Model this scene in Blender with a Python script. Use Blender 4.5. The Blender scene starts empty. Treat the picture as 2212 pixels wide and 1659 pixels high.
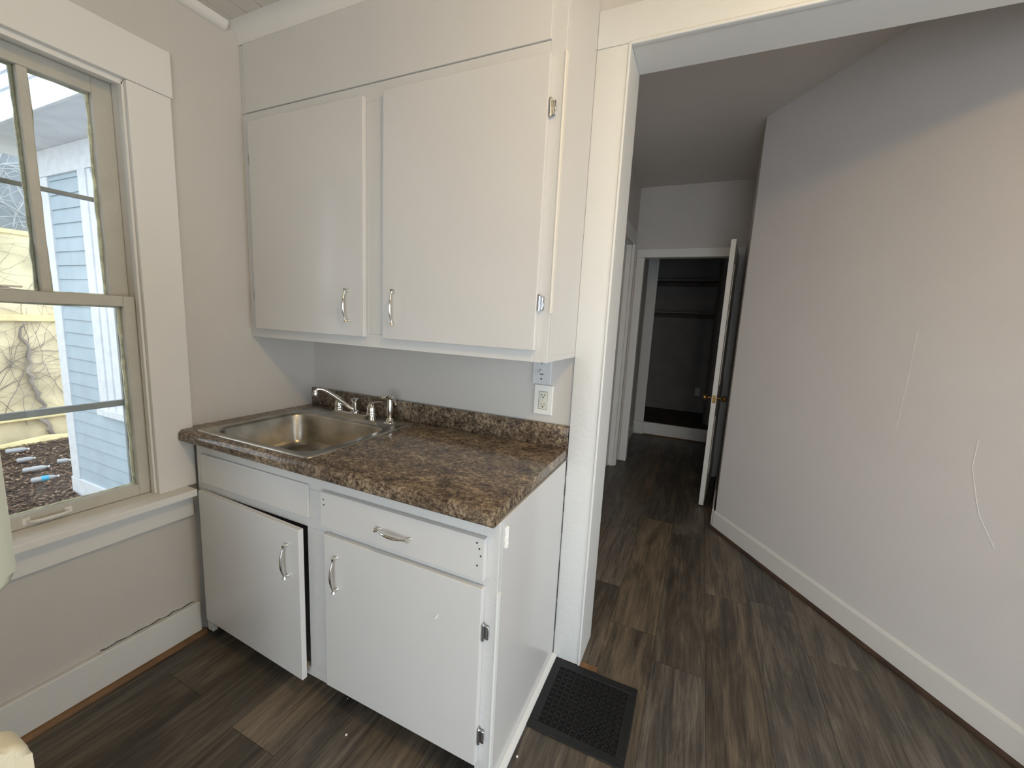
import bpy, bmesh, math, random
from mathutils import Vector, Matrix
random.seed(7)
R = math.radians
SC = bpy.context.scene
COL = SC.collection
# ------------------------------------------------------------------ camera
cam_d = bpy.data.cameras.new('camera'); cam = bpy.data.objects.new('camera', cam_d); COL.objects.link(cam)
YAW, PITCH, ROLL, F = .4227, -.1506, .0505, 893.65
cy_, sy_, cp_, sp_ = math.cos(YAW), math.sin(YAW), math.cos(PITCH), math.sin(PITCH)
fw = Vector((-sy_*cp_, cy_*cp_, sp_)); rt = Vector((cy_, sy_, 0)); up = rt.cross(fw)
cr_, sr_ = math.cos(ROLL), math.sin(ROLL)
r2 = cr_*rt + sr_*up; u2 = -sr_*rt + cr_*up
cam.matrix_world = Matrix(((r2.x, u2.x, -fw.x, 1.8349), (r2.y, u2.y, -fw.y, -1.5391), (r2.z, u2.z, -fw.z, 1.3926), (0, 0, 0, 1)))
cam_d.sensor_width = 36; cam_d.sensor_fit = 'HORIZONTAL'; cam_d.lens = F/2212*36
cam_d.clip_start = .02; cam_d.clip_end = 200
SC.camera = cam
# ------------------------------------------------------------------ world, light, exposure
w = bpy.data.worlds.new('world'); SC.world = w; w.use_nodes = True
bgn = w.node_tree.nodes['Background']; bgn.inputs[0].default_value = (.85, .92, 1.0, 1); bgn.inputs[1].default_value = 2.7
SC.view_settings.view_transform = 'Standard'; SC.view_settings.look = 'None'
SC.view_settings.gamma = 1; SC.view_settings.use_curve_mapping = False; SC.view_settings.exposure = 0.0
YB_IN, XR_IN = -3.115, 3.515
def area(name, loc, rot, sx, sy, power, color):
    l = bpy.data.lights.new(name, 'AREA'); l.shape = 'RECTANGLE'; l.size = sx; l.size_y = sy; l.energy = power; l.color = color
    o = bpy.data.objects.new(name, l); COL.objects.link(o); o.location = loc; o.rotation_euler = rot
    return o
# daylight through the glazed rear door and the side window, both behind the camera
area('daylight_rear', (2.5, YB_IN, 1.0), (R(48), 0, 0), 1.5, 1.7, 36, (.76, .88, 1.0))
area('daylight_side', (XR_IN, -.92, 1.1), (0, R(48), 0), 1.4, .9, 11, (.76, .88, 1.0))
# the ceiling lamp
pl = bpy.data.lights.new('ceiling_lamp_light', 'POINT'); pl.energy = 24; pl.color = (1.0, .69, .30); pl.shadow_soft_size = .05
po = bpy.data.objects.new('ceiling_lamp_light', pl); COL.objects.link(po); po.location = (2.17, -1.22, 2.39)

# ------------------------------------------------------------------ materials
def lin(c):
    return tuple(((x/255)/12.92 if x/255 <= .04045 else ((x/255+.055)/1.055)**2.4) for x in c)
def mat(name, rgb, rough=.5, metal=0., bump=0., bscale=60., vary=0., vscale=4., spec=.5, coat=0.):
    m = bpy.data.materials.new(name); m.use_nodes = True; nt = m.node_tree; b = nt.nodes['Principled BSDF']
    c = lin(rgb); b.inputs['Base Color'].default_value = (*c, 1); b.inputs['Roughness'].default_value = rough
    b.inputs['Metallic'].default_value = metal; b.inputs['Specular IOR Level'].default_value = spec
    b.inputs['Coat Weight'].default_value = coat
    tc = nt.nodes.new('ShaderNodeTexCoord')
    n = nt.nodes.new('ShaderNodeTexNoise'); n.inputs['Scale'].default_value = vscale; n.inputs['Detail'].default_value = 4
    nt.links.new(tc.outputs['Object'], n.inputs['Vector'])
    r = nt.nodes.new('ShaderNodeValToRGB'); v = vary or .015
    r.color_ramp.elements[0].position = .3; r.color_ramp.elements[1].position = .7
    r.color_ramp.elements[0].color = (*[x*(1-v) for x in c], 1); r.color_ramp.elements[1].color = (*[min(1, x*(1+v)) for x in c], 1)
    nt.links.new(n.outputs['Fac'], r.inputs[0]); nt.links.new(r.outputs[0], b.inputs['Base Color'])
    if bump:
        n2 = nt.nodes.new('ShaderNodeTexNoise'); n2.inputs['Scale'].default_value = bscale; n2.inputs['Detail'].default_value = 5
        nt.links.new(tc.outputs['Object'], n2.inputs['Vector'])
        bp = nt.nodes.new('ShaderNodeBump'); bp.inputs['Strength'].default_value = bump; bp.inputs['Distance'].default_value = .004
        nt.links.new(n2.outputs['Fac'], bp.inputs['Height']); nt.links.new(bp.outputs[0], b.inputs['Normal'])
    return m
M = {}
M['wall'] = mat('wall_paint', (204, 200, 194), .55, bump=.12, bscale=90)
M['diag'] = mat('lightened_wall_paint', (226, 222, 220), .55, bump=.12, bscale=90)  # same wall paint, colour lightened to make up for light on the angled wall
M['trim'] = mat('trim_paint', (230, 228, 223), .42, bump=.16, bscale=45)
M['old_trim'] = mat('thick_trim_paint', (222, 222, 218), .40, bump=.5, bscale=38)
M['cab'] = mat('cabinet_paint', (214, 212, 209), .20, bump=.05, bscale=60)
M['caboff'] = mat('cabinet_frame_paint', (212, 211, 208), .38, bump=.4, bscale=50)
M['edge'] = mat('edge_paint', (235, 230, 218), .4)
M['hallwall'] = mat('hall_wall_paint', (212, 204, 196), .6, bump=.1, bscale=90)
M['sash'] = mat('sash_paint', (196, 193, 182), .45, bump=.45, bscale=50, vary=.06, vscale=12)
M['putty'] = mat('window_putty', (188, 184, 156), .7, bump=1.0, bscale=90, vary=.35, vscale=40)
M['ceil'] = mat('ceiling_paint', (214, 208, 198), .55, bump=.15)
M['dark'] = mat('dark_void', (14, 12, 11), .9)
M['crack'] = mat('dark_crack', (60, 55, 52), .9, vary=.4, vscale=60)
M['chrome'] = mat('chrome', (225, 222, 216), .10, metal=1)
M['hinge'] = mat('old_chrome', (188, 190, 194), .2, metal=1, vary=.12, vscale=90)
M['closet'] = mat('shade_darkened_closet_paint', (128, 122, 118), .7, vary=.1)  # closet dimness put into the colour, darker than the paint itself
M['brass'] = mat('aged_brass', (142, 112, 66), .3, metal=1, vary=.2, vscale=60)
M['iron'] = mat('black_register_metal', (19, 20, 22), .55, metal=.0, bump=.2, bscale=120, vary=.3, vscale=30)
M['plate'] = mat('white_plastic', (232, 232, 226), .35)
M['plate_p'] = mat('painted_plate', (206, 206, 206), .45, bump=.3)
M['ivory'] = mat('ivory_plastic', (214, 214, 200), .4)
M['wood'] = mat('bare_wood', (120, 88, 56), .6, vary=.35, vscale=9, bump=.3)
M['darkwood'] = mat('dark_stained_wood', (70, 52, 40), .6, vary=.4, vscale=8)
M['alu'] = mat('storm_aluminium', (150, 152, 150), .45, metal=.3, vary=.1)
M['appl'] = mat('appliance_enamel', (222, 212, 184), .32, bump=.35, bscale=140)
M['fridgegrey'] = mat('appliance_inner', (176, 176, 158), .4, bump=.2, bscale=140)
M['siding'] = mat('blue_siding_paint', (174, 190, 200), .6, vary=.06, vscale=5)
M['ext_white'] = mat('exterior_white', (224, 228, 232), .6, vary=.07, vscale=12)
M['soffit'] = mat('soffit_paint', (222, 226, 232), .6, vary=.08, vscale=6)
M['yellow'] = mat('yellow_masonry_paint', (226, 212, 176), .8, vary=.22, vscale=3, bump=.5, bscale=14)
M['yledge'] = mat('yellow_ledge', (232, 216, 164), .8, vary=.15, vscale=8)
M['greyblock'] = mat('grey_blockwork', (150, 158, 164), .85, vary=.25, vscale=3, bump=.5, bscale=14)
M['vine'] = mat('dead_vine', (150, 140, 130), .9, vary=.3)
M['palevine'] = mat('pale_vine', (186, 188, 190), .9, vary=.2)
M['leaf'] = mat('dead_leaves', (104, 82, 66), .9, vary=.55, vscale=9)
M['leaf2'] = mat('pale_dead_leaves', (138, 116, 96), .9, vary=.5, vscale=9)
M['soil'] = mat('soil', (66, 52, 44), .95, bump=1.0, bscale=9, vary=.5, vscale=7)
M['bottle'] = mat('clear_plastic', (168, 170, 172), .15, vary=.1)
M['blue'] = mat('blue_label', (70, 170, 205), .4)
M['mud'] = mat('brown_mud', (74, 62, 50), .95, bump=1., bscale=12, vary=.4, vscale=8)  # plain brown mud colour

def nodes_of(name):
    m = bpy.data.materials.new(name); m.use_nodes = True; return m, m.node_tree, m.node_tree.nodes['Principled BSDF']
def glass_mat():
    m = bpy.data.materials.new('window_glass'); m.use_nodes = True; nt = m.node_tree
    for n in list(nt.nodes): nt.nodes.remove(n)
    out = nt.nodes.new('ShaderNodeOutputMaterial'); mx = nt.nodes.new('ShaderNodeMixShader')
    t = nt.nodes.new('ShaderNodeBsdfTransparent'); t.inputs[0].default_value = (.97, .985, .98, 1)
    g = nt.nodes.new('ShaderNodeBsdfGlossy'); g.inputs['Roughness'].default_value = .02
    f = nt.nodes.new('ShaderNodeFresnel'); f.inputs[0].default_value = 1.45
    nt.links.new(f.outputs[0], mx.inputs[0]); nt.links.new(t.outputs[0], mx.inputs[1]); nt.links.new(g.outputs[0], mx.inputs[2])
    nt.links.new(mx.outputs[0], out.inputs[0]); return m
M['glass'] = glass_mat()
def laminate():
    m, nt, b = nodes_of('brown_granite_laminate'); L = nt.links.new
    tc = nt.nodes.new('ShaderNodeTexCoord')
    mp = nt.nodes.new('ShaderNodeMapping'); mp.inputs['Scale'].default_value = (1, 1.25, 1); L(tc.outputs['Object'], mp.inputs[0])
    def noise(s, d, r, dist=0.):
        n = nt.nodes.new('ShaderNodeTexNoise'); n.inputs['Scale'].default_value = s; n.inputs['Detail'].default_value = d
        n.inputs['Roughness'].default_value = r; n.inputs['Distortion'].default_value = dist; L(mp.outputs[0], n.inputs['Vector']); return n
    a = noise(11, 8, .62, .4); c = noise(95, 4, .72, .6); e = noise(38, 5, .7, .8)
    r1 = nt.nodes.new('ShaderNodeValToRGB'); cr = r1.color_ramp
    cr.elements[0].position = .34; cr.elements[0].color = (*lin((62, 52, 45)), 1)
    cr.elements[1].position = .70; cr.elements[1].color = (*lin((214, 186, 142)), 1)
    x = cr.elements.new(.47); x.color = (*lin((122, 105, 88)), 1)
    x = cr.elements.new(.58); x.color = (*lin((168, 149, 124)), 1)
    mix = nt.nodes.new('ShaderNodeMix'); mix.data_type = 'FLOAT'; mix.inputs[0].default_value = .5
    L(a.outputs['Fac'], mix.inputs[2]); L(e.outputs['Fac'], mix.inputs[3]); L(mix.outputs[0], r1.inputs[0])
    r2_ = nt.nodes.new('ShaderNodeValToRGB'); r2_.color_ramp.elements[0].position = .42; r2_.color_ramp.elements[1].position = .56
    r2_.color_ramp.elements[0].color = (.16, .14, .13, 1); r2_.color_ramp.elements[1].color = (1, 1, 1, 1)
    L(c.outputs['Fac'], r2_.inputs[0])
    mm = nt.nodes.new('ShaderNodeMix'); mm.data_type = 'RGBA'; mm.blend_type = 'MULTIPLY'; mm.inputs[0].default_value = .85
    L(r1.outputs[0], mm.inputs[6]); L(r2_.outputs[0], mm.inputs[7]); L(mm.outputs[2], b.inputs['Base Color'])
    b.inputs['Roughness'].default_value = .16
    return m
M['lam'] = laminate()
def floor_mat():
    m, nt, b = nodes_of('vinyl_plank'); L = nt.links.new
    tc = nt.nodes.new('ShaderNodeTexCoord'); at = nt.nodes.new('ShaderNodeAttribute'); at.attribute_name = 'tone'
    sep = nt.nodes.new('ShaderNodeSeparateColor'); L(at.outputs['Color'], sep.inputs[0])
    off = nt.nodes.new('ShaderNodeVectorMath'); off.operation = 'SCALE'; off.inputs['Scale'].default_value = 9.
    L(at.outputs['Color'], off.inputs[0])
    add = nt.nodes.new('ShaderNodeVectorMath'); add.operation = 'ADD'; L(tc.outputs['Object'], add.inputs[0]); L(off.outputs[0], add.inputs[1])
    def noise(sx, sy, d, r, dist):
        mp = nt.nodes.new('ShaderNodeMapping'); mp.inputs['Scale'].default_value = (sx, sy, 1); L(add.outputs[0], mp.inputs[0])
        n = nt.nodes.new('ShaderNodeTexNoise'); n.inputs['Scale'].default_value = 1; n.inputs['Detail'].default_value = d
        n.inputs['Roughness'].default_value = r; n.inputs['Distortion'].default_value = dist; L(mp.outputs[0], n.inputs['Vector']); return n
    big = noise(8, 1.5, 6, .62, 1.6); fine = noise(120, 6, 5, .7, .3); mid = noise(30, 1.2, 5, .65, 1.2)
    def mix(a, c, f):
        x = nt.nodes.new('ShaderNodeMix'); x.data_type = 'FLOAT'; x.inputs[0].default_value = f; L(a, x.inputs[2]); L(c, x.inputs[3]); return x.outputs[0]
    v = mix(big.outputs['Fac'], mid.outputs['Fac'], .42); v = mix(v, fine.outputs['Fac'], .30)
    sc = nt.nodes.new('ShaderNodeMath'); sc.operation = 'MULTIPLY_ADD'; L(sep.outputs[0], sc.inputs[0]); sc.inputs[1].default_value = .09; sc.inputs[2].default_value = -.05
    ad = nt.nodes.new('ShaderNodeMath'); ad.operation = 'ADD'; L(v, ad.inputs[0]); L(sc.outputs[0], ad.inputs[1])
    r = nt.nodes.new('ShaderNodeValToRGB'); cr = r.color_ramp
    cr.elements[0].position = .32; cr.elements[0].color = (*lin((40, 36, 32)), 1)
    cr.elements[1].position = .72; cr.elements[1].color = (*lin((150, 136, 117)), 1)
    x = cr.elements.new(.45); x.color = (*lin((76, 68, 58)), 1)
    x = cr.elements.new(.56); x.color = (*lin((110, 98, 82)), 1)
    L(ad.outputs[0], r.inputs[0])
    hs = nt.nodes.new('ShaderNodeHueSaturation'); L(r.outputs[0], hs.inputs['Color'])
    s2 = nt.nodes.new('ShaderNodeMath'); s2.operation = 'MULTIPLY_ADD'; L(sep.outputs[1], s2.inputs[0]); s2.inputs[1].default_value = .35; s2.inputs[2].default_value = .75
    L(s2.outputs[0], hs.inputs['Saturation'])
    L(hs.outputs[0], b.inputs['Base Color'])
    b.inputs['Roughness'].default_value = .42
    bp = nt.nodes.new('ShaderNodeBump'); bp.inputs['Strength'].default_value = .25; bp.inputs['Distance'].default_value = .002
    L(fine.outputs['Fac'], bp.inputs['Height']); L(bp.outputs[0], b.inputs['Normal'])
    return m
M['floor'] = floor_mat()
def steel():
    m, nt, b = nodes_of('brushed_steel'); L = nt.links.new
    b.inputs['Metallic'].default_value = 1; b.inputs['Base Color'].default_value = (*lin((196, 190, 178)), 1)
    tc = nt.nodes.new('ShaderNodeTexCoord'); mp = nt.nodes.new('ShaderNodeMapping'); mp.inputs['Scale'].default_value = (3, 160, 60)
    n = nt.nodes.new('ShaderNodeTexNoise'); n.inputs['Scale'].default_value = 3; L(tc.outputs['Object'], mp.inputs[0]); L(mp.outputs[0], n.inputs['Vector'])
    mr = nt.nodes.new('ShaderNodeMapRange'); mr.inputs['To Min'].default_value = .24; mr.inputs['To Max'].default_value = .38
    L(n.outputs['Fac'], mr.inputs['Value']); L(mr.outputs[0], b.inputs['Roughness'])
    n2 = nt.nodes.new('ShaderNodeTexNoise'); n2.inputs['Scale'].default_value = 9; n2.inputs['Detail'].default_value = 5; L(tc.outputs['Object'], n2.inputs['Vector'])
    r = nt.nodes.new('ShaderNodeValToRGB'); r.color_ramp.elements[0].position = .35; r.color_ramp.elements[1].position = .62
    r.color_ramp.elements[0].color = (*lin((158, 152, 140)), 1); r.color_ramp.elements[1].color = (*lin((200, 195, 185)), 1)
    L(n2.outputs['Fac'], r.inputs[0]); L(r.outputs[0], b.inputs['Base Color'])
    return m
M['steel'] = steel()

# ------------------------------------------------------------------ mesh helpers
class MB:
    def __init__(s): s.bm = bmesh.new()
    def box(s, x0, x1, y0, y1, z0, z1, bev=0., seg=2, rot=None, piv=None):
        t = bmesh.new(); bmesh.ops.create_cube(t, size=1)
        for v in t.verts: v.co = Vector((x0+(v.co.x+.5)*(x1-x0), y0+(v.co.y+.5)*(y1-y0), z0+(v.co.z+.5)*(z1-z0)))
        if bev: bmesh.ops.bevel(t, geom=list(t.edges), offset=bev, segments=seg, affect='EDGES', profile=.5)
        if rot is not None:
            bmesh.ops.transform(t, matrix=Matrix.Translation(piv) @ rot.to_4x4() @ Matrix.Translation(-Vector(piv)), verts=t.verts)
        s.add(t); return s
    def add(s, t):
        me = bpy.data.meshes.new('tmp'); t.to_mesh(me); t.free(); s.bm.from_mesh(me); bpy.data.meshes.remove(me)
    def tube(s, pts, rad, n=10, cap=True, flat=1.):
        pts = [Vector(p) for p in pts]; k = len(pts)
        if not hasattr(rad, '__len__'): rad = [rad]*k
        rings = []; prev = None
        for i, p in enumerate(pts):
            t = (pts[min(i+1, k-1)]-pts[max(i-1, 0)]).normalized()
            if prev is None:
                a = Vector((0, 0, 1)) if abs(t.z) < .9 else Vector((1, 0, 0)); a = (a - t*a.dot(t)).normalized()
            else: a = (prev - t*prev.dot(t)).normalized()
            prev = a; b = t.cross(a)
            rings.append([s.bm.verts.new(p + (a*math.cos(2*math.pi*j/n)*flat + b*math.sin(2*math.pi*j/n))*rad[i]) for j in range(n)])
        for i in range(k-1):
            for j in range(n): s.bm.faces.new((rings[i][j], rings[i][(j+1) % n], rings[i+1][(j+1) % n], rings[i+1][j]))
        if cap: s.bm.faces.new(rings[0][::-1]); s.bm.faces.new(rings[-1])
        return s
    def lathe(s, prof, c=(0, 0, 0), axis=(0, 0, 1), n=20):
        ax = Vector(axis).normalized(); c = Vector(c)
        return s.tube2([(c+ax*h, max(r, 1e-4)) for r, h in prof], ax, n)
    def tube2(s, lst, ax, n):
        a = Vector((0, 0, 1)) if abs(ax.z) < .9 else Vector((1, 0, 0)); a = (a-ax*a.dot(ax)).normalized(); b = ax.cross(a)
        rings = [[s.bm.verts.new(p+(a*math.cos(2*math.pi*j/n)+b*math.sin(2*math.pi*j/n))*r) for j in range(n)] for p, r in lst]
        for i in range(len(rings)-1):
            for j in range(n): s.bm.faces.new((rings[i][j], rings[i][(j+1) % n], rings[i+1][(j+1) % n], rings[i+1][j]))
        s.bm.faces.new(rings[0][::-1]); s.bm.faces.new(rings[-1]); return s
    def prism(s, poly, axis, a, b):
        """poly: 2D points in the plane across axis ('x': (y,z), 'y': (x,z), 'z': (x,y))"""
        def P(u, v, h): return {'x': (h, u, v), 'y': (u, h, v), 'z': (u, v, h)}[axis]
        A = [s.bm.verts.new(P(u, v, a)) for u, v in poly]; B = [s.bm.verts.new(P(u, v, b)) for u, v in poly]; n = len(poly)
        for i in range(n): s.bm.faces.new((A[i], A[(i+1) % n], B[(i+1) % n], B[i]))
        s.bm.faces.new(A[::-1]); s.bm.faces.new(B); return s
    def build(s, name, m, parent=None, smooth=False, label=None, angle=None):
        bmesh.ops.recalc_face_normals(s.bm, faces=s.bm.faces)
        me = bpy.data.meshes.new(name); s.bm.to_mesh(me); s.bm.free()
        me.materials.append(m if not isinstance(m, str) else M[m])
        if smooth:
            for p in me.polygons: p.use_smooth = True
            try: me.set_sharp_from_angle(angle=R(angle or 40))
            except Exception: pass
        o = bpy.data.objects.new(name, me); COL.objects.link(o)
        if parent is not None:
            o.parent = parent; o.matrix_parent_inverse = pw(parent).inverted()
        if label: o['label'] = label
        return o
def pw(o):
    m = Matrix.LocRotScale(o.location, o.rotation_euler, o.scale)
    if o.parent is not None: m = pw(o.parent) @ o.matrix_parent_inverse @ m
    return m
def thing(name, loc, label, cat, group=None):
    o = bpy.data.objects.new(name, None); COL.objects.link(o); o.location = loc; o.empty_display_size = .1
    o['label'] = label; o['category'] = cat
    if group: o['group'] = group
    return o
def tag(o, label, cat, group=None, kind=None):
    o['label'] = label; o['category'] = cat
    if group: o['group'] = group
    if kind: o['kind'] = kind
    return o
def struct(name, mb, m, label=None, cat=None, smooth=False):
    o = mb.build(name, m, smooth=smooth) if mb is not None else None
    if o is None:
        o = bpy.data.objects.new(name, None); COL.objects.link(o)
    o['kind'] = 'structure'
    if label: o['label'] = label
    if cat: o['category'] = cat
    return o
# key dimensions (metres)
Wj, Hh, wj, WC = 1.52, 2.315, .166, 1.405      # opening left jamb, head height, wall depth, cabinet/casing line
KC, HC = 2.492, 2.72                           # kitchen and hall ceilings
YF, YG = 2.79, 4.08                            # hall doorway, closet doorway
XR, YB = 3.5, -3.1                             # unseen kitchen walls

# ------------------------------------------------------------------ floor (plank faces in one mesh)
def plank_floor():
    bm = bmesh.new(); lay = bm.loops.layers.color.new('tone')
    w, x0 = .2078, 1.787
    fixed = {0: .16, 1: .77, -1: .31, 3: .512, 2: -.4, 4: -.25, -2: -.62, -3: .1, -4: -.9, -5: -.2}
    tones = {(0, 0): .45, (2, 1): .5}
    for k in range(-9, 9):
        xa, xb = x0+k*w, x0+(k+1)*w
        xa, xb = max(xa, -.02), min(xb, XR+.02)
        if xb <= xa: continue
        st = fixed.get(k, random.uniform(-.6, .6)); y = st-1.22*4
        while y < YG+.02:
            a, b = max(y, YB-.02), min(y+1.22, YG+.1)
            if b > a:
                g = .0005
                vs = [bm.verts.new(c) for c in ((xa+g, a+g, 0), (xb-g, a+g, 0), (xb-g, b-g, 0), (xa+g, b-g, 0))]
                f = bm.faces.new(vs); t = (random.random(), random.random(), random.random(), 1)
                for l in f.loops: l[lay] = t
            y += 1.22
    # the sub-surface showing as thin dark seams
    me = bpy.data.meshes.new('floor'); bm.to_mesh(me); bm.free(); me.materials.append(M['floor'])
    o = bpy.data.objects.new('floor', me); COL.objects.link(o); o['kind'] = 'structure'
    o['label'] = 'dark grey brown wood plank floor running into the hallway'; o['category'] = 'floor'
    # no hole is cut for the register: it sits proud over a black sheet
    return o
floor = plank_floor()
sub = MB().box(-.16, XR+.14, YB-.14, 5.36, -.08, -.0015).build('floor_underlay', 'dark', floor)

# ------------------------------------------------------------------ walls
g = MB()   # left wall with window opening Y -1.31..-.71, Z .645..2.14
WY0, WY1, WZ0, WZ1 = -1.325, -.712, .645, 2.135
g.box(-.15, 0, YB, WY0, 0, HC); g.box(-.15, 0, WY1, wj, 0, HC); g.box(-.15, 0, WY0, WY1, 0, WZ0); g.box(-.15, 0, WY0, WY1, WZ1, HC)
struct('wall_left', g, 'wall', 'pale grey painted kitchen wall around the window', 'wall')
g = MB(); g.box(0, Wj-.02, 0, wj-.002, 0, HC); g.box(Wj-.02, 2.98, 0, wj-.002, Hh+.02, HC); g.box(2.98, XR, 0, wj-.002, 0, HC)
struct('wall_back', g, 'wall', 'grey kitchen wall behind the sink counter and above the opening', 'wall')
g = MB(); g.box(XR, XR+.12, YB, -1.39, 0, HC); g.box(XR, XR+.12, -.45, 0, 0, HC); g.box(XR, XR+.12, -1.39, -.45, 0, .28); g.box(XR, XR+.12, -1.39, -.45, 1.92, HC)
struct('wall_right', g, 'wall', 'kitchen wall with the side window behind the camera', 'wall')
g = MB(); g.box(0, 1.73, YB-.12, YB, 0, HC); g.box(3.27, XR, YB-.12, YB, 0, HC); g.box(1.73, 3.27, YB-.12, YB, 0, .08); g.box(1.73, 3.27, YB-.12, YB, 2.02, HC)
struct('wall_rear', g, 'wall', 'kitchen wall behind the camera', 'wall')
g = MB(); x = 0.054-.0865
while x < XR:
    xa, xb = max(0, x+.002), min(XR, x+.0865-.002)
    if xb > xa: g.box(xa, xb, YB, 0, KC, KC+.02, .0009, 1)
    x += .0865
ceil = struct('ceiling', g, 'ceil', 'beadboard kitchen ceiling painted off white', 'ceiling')
MB().box(0, XR, YB, 0, KC+.018, KC+.03).build('ceiling_backing', 'dark', ceil)
# hall shell
g = MB(); g.box(1.03, 1.15, wj, 1.84, 0, HC); g.box(1.03, 1.15, 2.57, YF, 0, HC); g.box(1.03, 1.15, 1.84, 2.57, 2.15, HC)
struct('wall_hall_left', g, 'hallwall', 'hallway wall on the left', 'wall')
# diagonal wall
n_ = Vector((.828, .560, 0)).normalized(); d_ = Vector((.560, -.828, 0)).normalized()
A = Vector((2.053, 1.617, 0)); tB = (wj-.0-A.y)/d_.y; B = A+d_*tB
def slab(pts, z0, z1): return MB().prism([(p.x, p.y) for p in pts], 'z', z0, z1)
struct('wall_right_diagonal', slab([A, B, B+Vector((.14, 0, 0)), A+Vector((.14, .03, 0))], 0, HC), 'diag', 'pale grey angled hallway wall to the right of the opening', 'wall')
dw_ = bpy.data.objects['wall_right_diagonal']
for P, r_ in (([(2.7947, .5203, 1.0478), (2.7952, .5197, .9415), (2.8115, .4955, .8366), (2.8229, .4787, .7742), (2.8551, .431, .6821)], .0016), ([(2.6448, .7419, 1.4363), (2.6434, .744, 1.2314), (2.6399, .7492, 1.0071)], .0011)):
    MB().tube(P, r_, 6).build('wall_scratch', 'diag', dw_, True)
C2 = Vector((2.112, YF, 0))
struct('wall_hall_right', slab([A, C2, C2+Vector((.14, 0, 0)), A+Vector((.14, .03, 0))], 0, HC), 'hallwall', 'short dark hallway wall behind the open door', 'wall')
g = MB(); g.box(1.03, 1.222, YF, YF+.1, 0, HC); g.box(2.03, 2.3, YF, YF+.1, 0, HC); g.box(1.222, 2.03, YF, YF+.1, 2.087, HC)
struct('wall_hall_end', g, 'hallwall', 'hallway end wall above the closet passage doorway', 'wall')
struct('ceiling_hall', MB().box(1.03, 3.6, wj, YG+.1, HC, HC+.05), 'hallwall', 'plain hallway ceiling', 'ceiling')
g = MB(); g.box(1.0, 1.12, YF+.1, YG, 0, HC); g.box(2.15, 2.27, YF+.1, YG, 0, HC)
struct('wall_passage', g, 'hallwall', 'side walls of the dark passage before the closet', 'wall')
g = MB(); g.box(1.0, 1.235, YG, YG+.1, 0, HC); g.box(2.06, 2.27, YG, YG+.1, 0, HC); g.box(1.235, 2.06, YG, YG+.1, 2.4, HC)
struct('wall_closet_front', g, 'hallwall', 'wall around the closet opening', 'wall')
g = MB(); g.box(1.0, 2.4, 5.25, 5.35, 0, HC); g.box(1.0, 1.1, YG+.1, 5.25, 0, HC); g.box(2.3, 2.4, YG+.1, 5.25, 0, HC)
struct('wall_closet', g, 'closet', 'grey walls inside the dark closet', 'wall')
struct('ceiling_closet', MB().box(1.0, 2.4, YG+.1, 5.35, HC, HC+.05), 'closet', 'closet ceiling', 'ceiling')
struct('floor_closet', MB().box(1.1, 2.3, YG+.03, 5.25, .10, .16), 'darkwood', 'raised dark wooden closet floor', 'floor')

# ------------------------------------------------------------------ trims
wl_ = bpy.data.objects['wall_left']
P = [(.0006+.0004*math.sin(k*2.3), -.625-k*.016, .1525+.0022*math.sin(k*1.7)+.001*(k % 3)) for k in range(20)]
MB().tube(P, [.0022*(.4+.6*abs(math.sin(k*.9))) for k in range(20)], 6).build('wall_crack', 'crack', wl_, True)
tr = [0]
def trim(mb, m, label, smooth=False):
    tr[0] += 1; return struct('trim_%d' % tr[0], mb, m, label, 'trim', smooth)
# opening casing (kitchen side): left leg, head
g = MB(); g.box(WC+.0003, Wj-.006, -.021, -.0005, .004, Hh-.0, .003); g.box(Wj-.009, Wj+.001, -.026, -.002, .004, Hh, .0045, 3)
trim(g, 'old_trim', 'white painted casing board on the left of the hallway opening', True)
g = MB(); g.box(WC+.0003, 3.1, -.021, -.0005, Hh+.001, 2.433, .003); g.box(Wj-.005, 2.98, -.026, -.002, Hh-.006, Hh+.006, .0045, 3)
trim(g, 'old_trim', 'white painted head casing above the hallway opening', True)
g = MB(); g.box(Wj-.02, Wj, .0, wj+.005, .0, Hh+.02, .002)
trim(g, 'old_trim', 'white jamb board lining the left side of the opening')
g = MB(); g.box(Wj, 2.98, .0, wj+.005, Hh, Hh+.02, .002)
trim(g, 'trim', 'white head jamb across the top of the opening')
g = MB(); g.box(2.96, 2.98, .0, wj+.005, 0, Hh, .002); g.box(2.98, 3.09, -.021, -.0005, 0, Hh, .003)
trim(g, 'trim', 'white jamb and casing on the right side of the opening')
# cove over the cabinet, quarter round along left wall/ceiling
pr = [(-.3275, 2.440)]
for i in range(9):
    a = R(90*i/8); pr.append((-.331-.052*(1-math.cos(a)), 2.440+.052*math.sin(a)))
pr += [(-.3275, 2.492)]
trim(MB().prism(pr, 'x', .001, WC+.004), 'trim', 'curved cove moulding between wall cabinet and ceiling', True)
pr = [(0.001, KC-.001)]+[(.001+.030*math.sin(R(90*i/8)), KC-.001-.030*math.cos(R(90*i/8))) for i in range(9)]
trim(MB().prism(pr, 'y', YB, -.385), 'trim', 'rounded moulding along the left wall and ceiling joint', True)
# left baseboard + quarter round
g = MB(); g.box(.0005, .019, YB, -.612, .004, .150, .003); trim(g, 'old_trim', 'white baseboard under the window')
pr = [(.020, .001)]+[(.020+.017*math.cos(R(90*i/6)), .001+.019*math.sin(R(90*i/6))) for i in range(7)]
trim(MB().prism(pr, 'y', YB, -.60), 'wood', 'brown wood shoe moulding along the left baseboard', True)
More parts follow.
